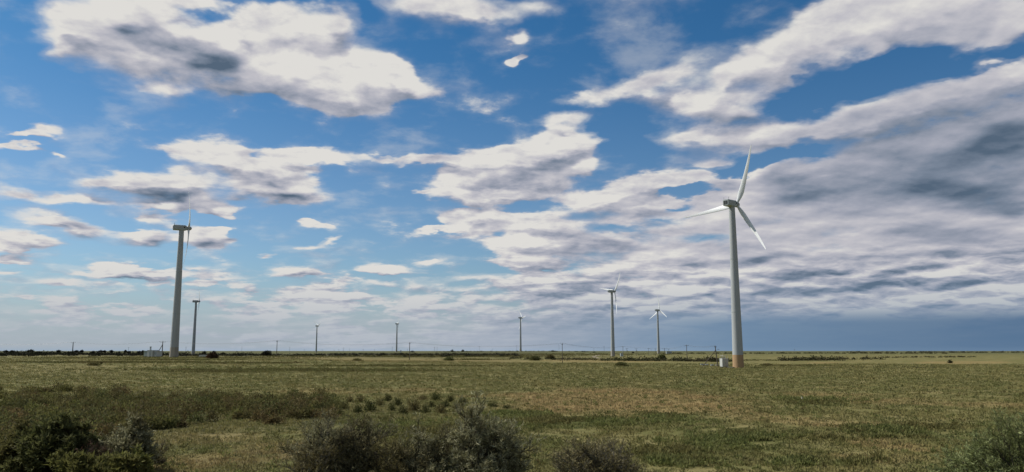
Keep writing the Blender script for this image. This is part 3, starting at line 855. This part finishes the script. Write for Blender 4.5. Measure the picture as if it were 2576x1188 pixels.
GRASS = leafmat('grass_blades', lin(114,116,66), lin(152,145,98), lin(138,129,80), 1.1, .35, patchy=True)
WEED = leafmat('green_weeds', lin(106,112,62), lin(130,132,82), lin(112,104,64), 1.3, .4)
SCRUB = leafmat('olive_scrub', lin(92,92,54), lin(118,114,70), lin(102,92,58), 1.0, .35)
BROWNS = leafmat('brown_scrub', lin(98,84,54), lin(132,116,78), lin(92,88,54), 1.0, .3)
DARKS = leafmat('dark_scrub', lin(62,62,42), lin(80,72,50), lin(68,74,46), .5, .15)
TREEL = leafmat('dark_foliage', lin(40,44,32), lin(54,56,38), lin(48,46,34), .5, .12)
GREYL = leafmat('grey_green_leaves', lin(116,114,78), lin(186,182,146), lin(92,84,54), 5, .25)
BROWNL = leafmat('grey_brown_twigs', lin(122,112,72), lin(172,162,122), lin(98,90,54), 5, .2)
GREENL = leafmat('fresh_green_leaves', lin(112,120,70), lin(158,166,116), lin(96,100,56), 3.5, .3)
DKGR = leafmat('deep_green_leaves', lin(88,92,52), lin(118,120,76), lin(92,92,56), 1.5, .35)
BUSHD = leafmat('bush_green', lin(66,72,38), lin(90,92,52), lin(72,72,40), 1.5, .25)
OLGR = leafmat('olive_leaves', lin(108,110,58), lin(132,130,78), lin(94,90,52), 1.5, .3)
REDBR = leafmat('red_brown_twigs', lin(84,60,46), lin(104,80,62), lin(66,56,40), 2.0, .1)
bark = mat('shrub_bark', (.055, .048, .030), .9, .4, 5)
barkg = mat('grey_bark', (.13, .12, .09), .9, .4, 5)

# ---- short grass, near field
def polar(n, d0, d1, px0=-260, px1=2840, pw=1.0):
    D = np.exp(RNG.uniform(math.log(d0), math.log(d1), n))
    a = RNG.uniform(azel(px0, 883)[0], azel(px1, 883)[0], n)
    return np.sin(a)*D, np.cos(a)*D, D
def vnoise(x, y, s, seed=0):
    """cheap value noise, numpy"""
    x = x*s+seed*17.3; y = y*s+seed*9.1
    xi = np.floor(x).astype(int); yi = np.floor(y).astype(int); fx = x-xi; fy = y-yi
    fx = fx*fx*(3-2*fx); fy = fy*fy*(3-2*fy)
    hh = lambda a, b: ((np.sin(a*127.1+b*311.7+seed)*43758.5453) % 1.0)
    return (hh(xi, yi)*(1-fx)+hh(xi+1, yi)*fx)*(1-fy) + (hh(xi, yi+1)*(1-fx)+hh(xi+1, yi+1)*fx)*fy
def tufts(x, y, D, nb, hmin, hmax, wid, grow=.010, spread=.12):
    n = len(x); z = hgt(x, y)
    x = np.repeat(x, nb); y = np.repeat(y, nb); z = np.repeat(z, nb)
    k = np.repeat(1+grow*D, nb); th = np.repeat(RNG.uniform(hmin, hmax, n), nb)
    m = len(x)
    P = np.stack([x+RNG.normal(0, spread, m)*k, y+RNG.normal(0, spread, m)*k, z-.03], 1)
    d = unit(np.stack([RNG.normal(0, .42, m), RNG.normal(0, .42, m), np.ones(m)], 1))
    ln = th*RNG.uniform(.55, 1.15, m)*k
    return tris_from(P, d, perp(d), ln, wid*k*RNG.uniform(.7, 1.3, m), curl=None)
x, y, D = polar(135000, 24, 330, -900, 3500)
keep = vnoise(x, y, .35, 1)*.6 + vnoise(x, y, 1.3, 2)*.4 > .30
x, y, D = x[keep], y[keep], D[keep]
V, F = tufts(x, y, D, 8, .05, .15, .04)
tag(link('grass', mesh_np('grass', V, F, GRASS)), 'short dry steppe grass covering the open field', 'grass', kind='stuff')

# ---- green weeds in patches
def inpatch(n, L, k=1.0):
    """ground points inside soft screen-located patches; returns x, y, D"""
    xs, ys = [], []
    wsum = sum(p[2]*p[3] for p in L)
    for p in L:
        m = int(n*p[2]*p[3]/wsum)+1
        t = RNG.normal(0, .55, (m, 2))
        for u, v in t:
            py = p[1]+v*p[3]*k
            if py < 886: continue
            q = QUICK(p[0]+u*p[2]*k, py); xs.append(q[0]); ys.append(q[1])
    x = np.array(xs); y = np.array(ys); return x, y, np.hypot(x, y)
# fast screen-to-ground: table lookups of at()
_tx = np.linspace(-300, 2900, 65); _ty = np.concatenate([np.linspace(886, 930, 23), np.linspace(935, 1000, 14), np.linspace(1010, 1300, 25)])
_tab = np.array([[math.hypot(*at(a_, b__)[:2]) for a_ in _tx] for b__ in _ty])
def QUICK(px, py):
    i = np.clip(np.searchsorted(_ty, py)-1, 0, len(_ty)-2); j = int(np.clip((px+300)/50, 0, 63))
    fy = min(1, max(0, (py-_ty[i])/(_ty[i+1]-_ty[i]))); fx = (px+300)/50-j
    t0_ = _tab[i, j]*(1-fx)+_tab[i, j+1]*fx; t1_ = _tab[i+1, j]*(1-fx)+_tab[i+1, j+1]*fx
    D = math.exp(math.log(t0_)*(1-fy)+math.log(t1_)*fy)
    d = ray(px, py); hl = math.hypot(d.x, d.y)
    return d.x/hl*D, d.y/hl*D
x, y, D = inpatch(5600, GREEN)
kk = (vnoise(x, y, .9, 5)*.5+vnoise(x, y, .25, 6)*.5 > .50) & (RNG.uniform(0, 1, len(x)) < .6)
x, y, D = x[kk], y[kk], D[kk]
x, y, D = x[:1900], y[:1900], D[:1900]; RNG.shuffle(kk)
V, F = join([leaf_clump(36, (a_, b__, float(z_)), (r_, r_, r_*.55), .16*(1+.004*d_), .35, .8) for a_, b__, d_, z_, r_ in zip(x, y, D, hgt(x, y), RNG.uniform(.18, .62, len(x)))])
tag(link('weeds', mesh_np('weeds', V, F, WEED)), 'patches of low dark green weeds among the dry grass', 'weeds', kind='stuff')
x, y, D = polar(2800, 30, 170, -900, 3500)
parts = [leaf_clump(24, (a_, b__, float(z_)), (r_, r_, r_*.8), .13*(1+.006*d_), .3, .8) for a_, b__, d_, z_, r_ in zip(x, y, D, hgt(x, y), RNG.uniform(.10, .34, len(x)))]
V, F = join(parts[:2300])
tag(link('tussocks', mesh_np('tussocks', V, F, WEED)), 'small green tussocks dotted over the near field', 'tussocks', kind='stuff')
V, F = join(parts[2300:])
tag(link('tussocks', mesh_np('tussocks', V, F, SCRUB)), 'small olive brown dry tussocks dotted over the near field', 'tussocks', kind='stuff')
# dark tussock lines far out in the field
LINES = [(280,912,300,1.6),(620,914,160,1.5),(900,934,200,2.2),(700,931,330,2.4),(560,936,120,2.0),(1000,921,260,2.0),(1200,905,90,1.5),(2010,921,80,1.5),(1200,897,240,3),(1750,907,300,1.5),(1450,892,250,2),(900,897,300,2),(380,900,400,1.5),(450,906,200,1.0)]
x, y, D = inpatch(5200, LINES)
V, F = tufts(x, y, D, 12, .16, .34, .10, .003, .45)
tag(link('tussocks', mesh_np('tussocks', V, F, SCRUB)), 'thin dark lines of rough tussocks across the far field', 'tussocks', kind='stuff')

# ---- scrub that reads as one mass
def clumps(L, mat_, name, leaf, nleaf):
    parts = []
    for x_, y_, r_, h_ in L:
        parts.append(leaf_clump(nleaf, (x_, y_, h1(x_, y_)+h_*.15), (r_, r_, h_*.85), leaf, .55))
    V, F = join(parts); return link(name, mesh_np(name, V, F, mat_))
def ontop(x_):      # upper edge of the left scrub band in the photo
    return np.interp(x_, [0, 310, 330, 480, 700, 900, 1150], [976, 978, 998, 998, 992, 1004, 1004])
def under(x_): return np.interp(x_, [0, 200, 420, 600, 800, 1150], [1130, 1110, 1080, 1068, 1060, 1046])
L = []; n_try = 0
while len(L) < 430 and n_try < 5000:
    n_try += 1
    px = random.uniform(-160, 840); a_ = float(ontop(px)); b__ = float(under(px))
    py = a_+9 + 5*math.sin(px*.031)+4*math.sin(px*.083) + (b__-a_-9)*random.random()**1.35
    x_, y_ = QUICK(px, py)
    if px > 420 and random.random() < .12 + (px-420)/840*.55: continue
    r_ = random.uniform(.40, 1.15)
    L.append((x_, y_, r_, r_*random.uniform(.9, 1.5)))
tag(clumps(L[:110], BROWNS, 'scrub', .17, 330), 'brownish dry bushes mixed through the left foreground scrub', 'scrub', kind='stuff')
tag(clumps(L[110:290], SCRUB, 'scrub', .17, 330), 'dense olive brown scrub filling the left foreground', 'scrub', kind='stuff')
tag(clumps(L[290:360], OLGR, 'scrub', .17, 330), 'yellowish green low bushes mixed through the left foreground scrub', 'scrub', kind='stuff')
tag(clumps(L[360:], DKGR, 'scrub', .17, 330), 'darker green low bushes mixed through the left foreground scrub', 'scrub', kind='stuff')
# low hedge of scrub in the distance, right half
HED = [(1990,2330,1398,5,420),(2345,2700,1402,8,400),(2710,2860,1407,9,395),(3040,3280,1402,8,420),(3280,3440,1394,6,480),(3440,3800,1388,3,600),(1560,1900,1386,4,560),(2560,3700,1379,3,1000),(3300,3995,1374,3,1500),(1700,2300,1376,2,1300)]
parts = []
for x0, x1, yb, hh_, D in HED:
    n_ = int((x1-x0)/5)
    for k in range(n_):
        if vnoise(np.array([x0+k*5.0]), np.array([yb*1.0]), .02, 3)[0] < .30: continue
        p = atd(S(x0+(x1-x0)*random.random()), D*random.uniform(.97, 1.05))
        h_ = hh_/1.5515*D/FPX*random.uniform(1.0, 2.1); r_ = h_*random.uniform(.9, 1.7)
        parts.append(leaf_clump(70, (p.x, p.y, p.z), (r_, r_*.8, h_), max(.35, h_*.34), .6))
V, F = join(parts)
tag(link('scrub', mesh_np('scrub', V, F, DARKS)), 'dark rows of far-off scrub in front of the horizon at right', 'scrub', kind='stuff')
# dark strip of scrub left, below the horizon trees
parts = []
for k in range(1100):
    px = random.uniform(-120, 1300); D = random.uniform(470, 850)
    p = atd(px, D); h_ = random.uniform(.7, 1.6)*(1.5 if px < 640 else 1.0); r_ = h_*random.uniform(1.0, 2.4)
    parts.append(leaf_clump(60, (p.x, p.y, p.z), (r_, r_*.8, h_), h_*.4, .6))
V, F = join(parts)
tag(link('scrub', mesh_np('scrub', V, F, TREEL)), 'dark strip of far-off scrub below the horizon at left', 'scrub', kind='stuff')

# ---- individual low shrubs
def shrub_thing(p, r_, h_, m, n_, leaf, name='shrub', stems=7, bk=bark, asp=.45, up=.5, shell=.55):
    root = empty(name, p)
    q = MB()
    for k in range(stems):
        a_ = 2*math.pi*k/stems + random.uniform(-.4, .4); t_ = random.uniform(.25, .75)
        q.tube([(0, 0, -.1*h_), (math.cos(a_)*r_*t_*.5, math.sin(a_)*r_*t_*.5, h_*.4), (math.cos(a_)*r_*t_, math.sin(a_)*r_*t_, h_*.8)], [.035*h_, .022*h_, .008*h_], 4)
    q.obj('branches', bk, root)
    V, F = leaf_clump(n_, (0, 0, h_*.12), (r_, r_*.9, h_*.88), leaf, asp, up, shell)
    link('foliage', mesh_np('foliage', V, F, m), root)
    return root
# the clumps at the right end of the scrub band: pixel x, base y, width, height
BAND = [(805,1010,22,16),(835,1012,26,24),(865,1030,30,26),(905,1012,26,18),(930,1036,36,30),(975,1010,22,20),(1000,1022,26,24),(1040,1036,40,34),(1062,1008,26,14),(1095,1008,30,20),(1120,1026,24,22),
        (1132,1012,20,20),(1108,1040,34,26),(1150,1036,24,24),(1085,1026,20,18),(1012,1042,26,22),(985,1034,24,20),(955,1022,26,22),(880,1012,22,16),(900,1040,30,22),(850,1046,30,22),(815,1038,30,26),(780,1020,30,24),
        (760,1040,32,26),(735,1012,28,22),(715,1034,30,26),(1165,1016,26,16),(1190,1036,22,14),(790,1052,28,20),(1070,1040,24,22),(1240,1024,30,12),(1275,1028,26,10),(690,1016,26,20),(665,1038,30,24),(640,1012,26,18)]
protos = []
ORD = ['first','second','third','fourth','fifth','sixth','seventh','eighth','ninth','tenth','eleventh','twelfth','thirteenth','fourteenth','fifteenth','sixteenth','seventeenth','eighteenth','nineteenth','twentieth','twenty-first','twenty-second']
for k, (px, py, w, hh_) in enumerate(BAND):
    p = Vector((*QUICK(px, py), 0)); p.z = h1(p.x, p.y); D = math.hypot(p.x, p.y)
    r_ = w/2*D/FPX*1.05; h_ = hh_*D/FPX
    if k < 5:
        o = shrub_thing((0, 0, 0), 1.0, 1.0, (BUSHD, BUSHD, SCRUB, BROWNS, BUSHD)[k], 620, .16); protos.append(o)
    else:
        o = copy_tree(protos[k % 5])
    o.location = p; o.scale = (r_, r_, h_); o.rotation_euler = (0, 0, random.uniform(0, 6.28))
    row = 'back' if py < 1025 else 'front'
    nth = sorted(b_[0] for b_ in BAND if (b_[1] < 1025) == (py < 1025)).index(px)
    tag(o, '%s low shrub, %s from the left in the %s row behind the twiggy shrubs' % (('dark green','deep green','olive','brownish','dark green')[k % 5], ORD[nth], row), 'shrub', 'rounded shrubs at the right end of the scrub band')

# lone bushes out in the field: photo px x, base y, width, height, leaves, label
LONE = [
 (367,1427,46,13,SCRUB,'low dark bush alone in the left field, nearest below the tree line'),
 (394,1421,8,9,SCRUB,'very small brown bush just right of the low dark bush in the left field'),
 (168,1388,40,8,TREEL,'flat dark bush at the left edge of the grass below the horizon trees'),
 (829,1400,38,24,REDBR,'round brown bush right of the two left turbines'),
 (1040,1390,40,20,TREEL,'dark shrub heap at the foot of the utility pole'),
 (1394,1409,40,11,SCRUB,'low olive bush in the field between the two far left-centre turbines'),
 (1752,1408,44,16,DKGR,'domed olive bush right of the centre-left utility pole'),
 (2087,1407,42,19,DKGR,'domed dark bush left of the slim centre pole, larger of two'),
 (2147,1401,32,18,SCRUB,'smaller round bush just left of the slim centre pole'),
 (2425,1430,50,18,DKGR,'dark pointed bush in the field below the mid-distance turbine'),
 (2452,1431,26,8,DKGR,'low side bush touching the dark pointed bush below the mid-distance turbine'),
 (2582,1404,34,21,DKGR,'tall round bush in the hedge below the Y-shaped turbine'),
 (3707,1418,16,13,TREEL,'small round dark bush alone in the far right field'),
 (3723,1430,24,4,SCRUB,'flat dark bush just under the round one in the far right field'),
 (2992,1428,56,10,SCRUB,'low brown bush right of the largest turbine foot'),
 (1609,1368,16,8,TREEL,'tiny dark far bush right of the centre-left pole'),
 (1764,1372,14,9,TREEL,'tiny dome of far trees left of the centre turbine'),
 (1806,1374,12,9,TREEL,'small square-topped far bush left of the centre turbine'),
 (2157,1372,18,7,TREEL,'dark low far bush on the horizon above the small round bush'),
 (2470,1369,9,7,TREEL,'single round far tree on the horizon left of the Y-shaped turbine'),
 (2318,1374,12,5,TREEL,'small dark bush in the grass above the dirt track'),
 (522,1402,14,4,SCRUB,'low brown mound of growth left of the switch house'),
 (1290,1409,14,4,SCRUB,'tiny tuft bush left of the low olive bush'),
]
for (x_, yb, w, hh_, m, lab) in LONE:
    p = at(S(x_), max(S(yb), 886.5)); D = math.hypot(p.x, p.y)
    if yb < 1380: p = atd(S(x_), 1100); D = 1100
    r_ = S(w)/2*D/FPX; h_ = S(hh_)*D/FPX
    big = 1500 if S(w) > 18 else 450
    o = shrub_thing(p, r_, h_, m, big, max(.12, h_*.20), 'bush', 6, bark, .5, .4)
    tag(o, lab, 'bush', 'lone bushes scattered over the plain')

# trees of the left horizon: photo px x, top y, width
TREES = [(26,1365,18,'at the very left edge'),(50,1366,16,'second from the left edge'),(120,1364,28,'wide one left of the pale T-top pole'),(152,1372,20,'low one close left of the pale T-top pole'),
 (228,1366,16,'left of the pole, notched crown'),(298,1366,18,'first right of the pale T-top pole'),(318,1365,14,'second right of the pale T-top pole'),(363,1370,16,'low crown third right of the T-top pole'),
 (392,1364,16,'tallest of the left tree line'),(407,1366,12,'closely right of the tallest one'),(435,1365,11,'narrow upright crown in the middle of the line'),(488,1365,9,'thin crown under the small mast'),(502,1370,14,'low crown right of the small mast'),
 (543,1368,14,'second left of the switch house'),(558,1366,12,'closest left of the switch house'),(797,1369,13,'round crown between turbine foot and round brown bush'),(833,1368,11,'round crown above the round brown bush'),(871,1373,12,'low crown right of the round brown bush')]
for k, (x_, top, w, where) in enumerate(TREES):
    D = 680; p = atd(S(x_), D); H = CAMZ + D*math.tan(azel(S(x_), S(top))[1]) - p.z; H = max(H, 2.2)
    root = empty('tree', p)
    q = MB(); q.tube([(0, 0, -.3), (.1, 0, H*.35), (-.05, 0, H*.7)], [.22, .16, .06], 6)
    q.tube([(.08, 0, H*.3), (.9, .2, H*.62)], [.1, .04], 5); q.tube([(.05, 0, H*.35), (-.8, -.2, H*.66)], [.1, .04], 5)
    q.obj('trunk', bark, root)
    r_ = max(1.2, S(w)/2*D/FPX*1.15)
    parts = [leaf_clump(170, (random.uniform(-.35, .35)*r_, random.uniform(-.3, .3)*r_, H*random.uniform(.48, .66)), (r_*random.uniform(.5, .8), r_*.6, H*random.uniform(.22, .36)), .55, .6, .3) for _ in range(4)]
    V, F = join(parts); link('crown', mesh_np('crown', V, F, TREEL), root)
    tag(root, 'small dark tree on the left horizon, ' + where, 'tree', 'trees along the left horizon')

# ---- big foreground shrubs
def big_shrub(px, D, top, rx, lm, bm, label, name='shrub', nst=15, seed=1, leaves=12, leafs=.13, open_=.0, tilt=0, lw=.16, grp=None, fan=70, extra=0):
    rs = random.Random(seed); rx *= 1.15
    p = atd(px, D); H = CAMZ + D*math.tan(azel(px, top)[1]) - p.z
    root = empty(name, p)
    br = MB(); LP, LD = [], []
    def grow(a, d, ln, r0, lvl):
        pts = [a]; dd = d.copy(); n_ = (6, 4, 3, 2)[lvl]
        for k in range(n_):
            dd = (dd + Vector((rs.uniform(-1, 1), rs.uniform(-1, 1), rs.uniform(-.5, .9)))*.16).normalized()
            pts.append(pts[-1] + dd*ln/n_)
        rr_ = [r0*(1-.75*k/n_) for k in range(n_+1)]
        br.tube(pts, rr_, 4 if lvl < 2 else 3, False)
        if lvl == 3 or ln < .3:
            for k in range(leaves):
                u = rs.uniform(.1, 1)*n_; i = min(n_-1, int(u)); q_ = pts[i].lerp(pts[i+1], u-i)
                e = (dd*.8 + Vector((rs.gauss(0, 1), rs.gauss(0, 1), rs.gauss(.35, .8)))*.65).normalized()
                LP.append(q_); LD.append(e)
            return
        kids = (9, 7, 4)[lvl]
        for k in range(kids):
            u = ((.30, .35, .2)[lvl] + (.70, .65, .8)[lvl]*(k+rs.random())/kids)*n_; i = min(n_-1, int(u)); q_ = pts[i].lerp(pts[i+1], min(1, u-i))
            t_ = (pts[i+1]-pts[i]).normalized()
            sdir = Vector((rs.gauss(0, 1), rs.gauss(0, 1), rs.gauss(.25, .7))); sdir = (sdir - t_*sdir.dot(t_)).normalized()
            grow(q_, (t_*rs.uniform(.7, 1.1) + sdir*rs.uniform(.5, .9)).normalized(), ln*(.58, .55, .6)[lvl]*rs.uniform(.7, 1.1)*(1.1-.2*u/n_), r0*.55, lvl+1)
    nst = int(nst*1.7)
    for s_ in range(nst):
        a_ = 2*math.pi*(s_*.618) + rs.uniform(-.2, .2); t_ = R(fan)*math.sqrt((s_+.3)/nst)
        d = Vector((math.sin(t_)*math.cos(a_)+tilt, math.sin(t_)*math.sin(a_), math.cos(t_))).normalized()
        ell = 1/math.sqrt((math.hypot(d.x, d.y)/rx)**2 + (d.z/H)**2)
        grow(Vector((math.cos(a_)*.12*rs.random(), math.sin(a_)*.12*rs.random(), -.1)), d, ell*.76*rs.uniform(.70, 1.04), .04, 0)
    br.obj('branches', bm, root)
    P = np.array([tuple(q_) for q_ in LP]); d = unit(np.array([tuple(q_) for q_ in LD])); n_ = len(P)
    kp = RNG.uniform(0, 1, n_) < .72; P = P[kp]; d = d[kp]; n_ = len(P)
    ln = leafs*RNG.uniform(.7, 1.7, n_)
    curl = RNG.normal(0, .25, (n_, 3))*ln[:, None]
    V, F = tris_from(P, d, perp(d), ln, ln*lw, curl)
    link('foliage', mesh_np('foliage', V, F, lm), root)
    tag(root, label, 'shrub', grp)
    return root
G1 = 'large shrubs in the foreground'
big_shrub(880, 31, 1024, 1.75, GREYL, bark, 'large dark twiggy shrub with thin grey leaves, left of the two paired shrubs', nst=13, seed=3, leaves=7, leafs=.12, tilt=-.05, grp=G1)
big_shrub(800, 30, 1075, 1.2, BROWNL, barkg, 'sparse grey twiggy shrub with a slanting outer branch, leftmost of the centre shrubs', nst=9, seed=5, leaves=7, leafs=.11, tilt=-.1, grp=G1)
big_shrub(1000, 29.5, 1110, 1.2, BROWNL, bark, 'low dark brown shrub filling the gap between the big centre shrubs', nst=11, seed=6, leaves=9, leafs=.11, grp=G1)
big_shrub(1080, 30.5, 1062, 1.25, GREYL, bark, 'dark bushy shrub leaning against the tallest shrub on its left side', nst=12, seed=8, leaves=9, leafs=.12, grp=G1)
big_shrub(1212, 30, 1024, 1.65, GREYL, bark, 'tallest grey-green twiggy shrub at the centre bottom edge', nst=16, seed=9, leaves=10, leafs=.13, grp=G1)
big_shrub(1505, 31, 1098, 1.85, BROWNL, barkg, 'bare grey-brown twiggy shrub at the bottom edge right of centre', nst=15, seed=12, leaves=4, leafs=.10, grp=G1)
big_shrub(2545, 31, 1034, 2.2, GREENL, bark, 'green leafy shrub in the bottom right corner', nst=17, seed=15, leaves=12, leafs=.12, grp=G1)
big_shrub(160, 41, 1052, 1.6, DKGR, bark, 'dark green bush at the bottom left, almost black inside', nst=14, seed=21, leaves=12, leafs=.16, lw=.35, grp=G1)
big_shrub(75, 43, 1075, 1.1, SCRUB, bark, 'olive brown bush left of the dark green bush', nst=10, seed=22, leaves=10, leafs=.15, lw=.35, grp=G1)
big_shrub(330, 40, 1068, 1.5, GREYL, bark, 'grey-green straggly bush right of the dark green bush', nst=12, seed=24, leaves=9, leafs=.14, lw=.3, grp=G1)
big_shrub(250, 38, 1108, 1.0, REDBR, bark, 'reddish brown dry bush between the dark green and the straggly bush', nst=9, seed=25, leaves=6, leafs=.12, grp=G1)
big_shrub(240, 35.5, 1128, 1.1, OLGR, bark, 'bright olive low bush at the bottom left edge', nst=11, seed=27, leaves=13, leafs=.15, lw=.4, grp=G1)
big_shrub(345, 36, 1125, .95, OLGR, bark, 'dull olive low bush right of the bright olive one', nst=10, seed=28, leaves=12, leafs=.14, lw=.4, grp=G1)
big_shrub(410, 42, 1092, .45, BROWNL, barkg, 'small dry weed standing alone right of the straggly bush', 'dry_weed', nst=6, seed=30, leaves=8, leafs=.10, grp=G1)
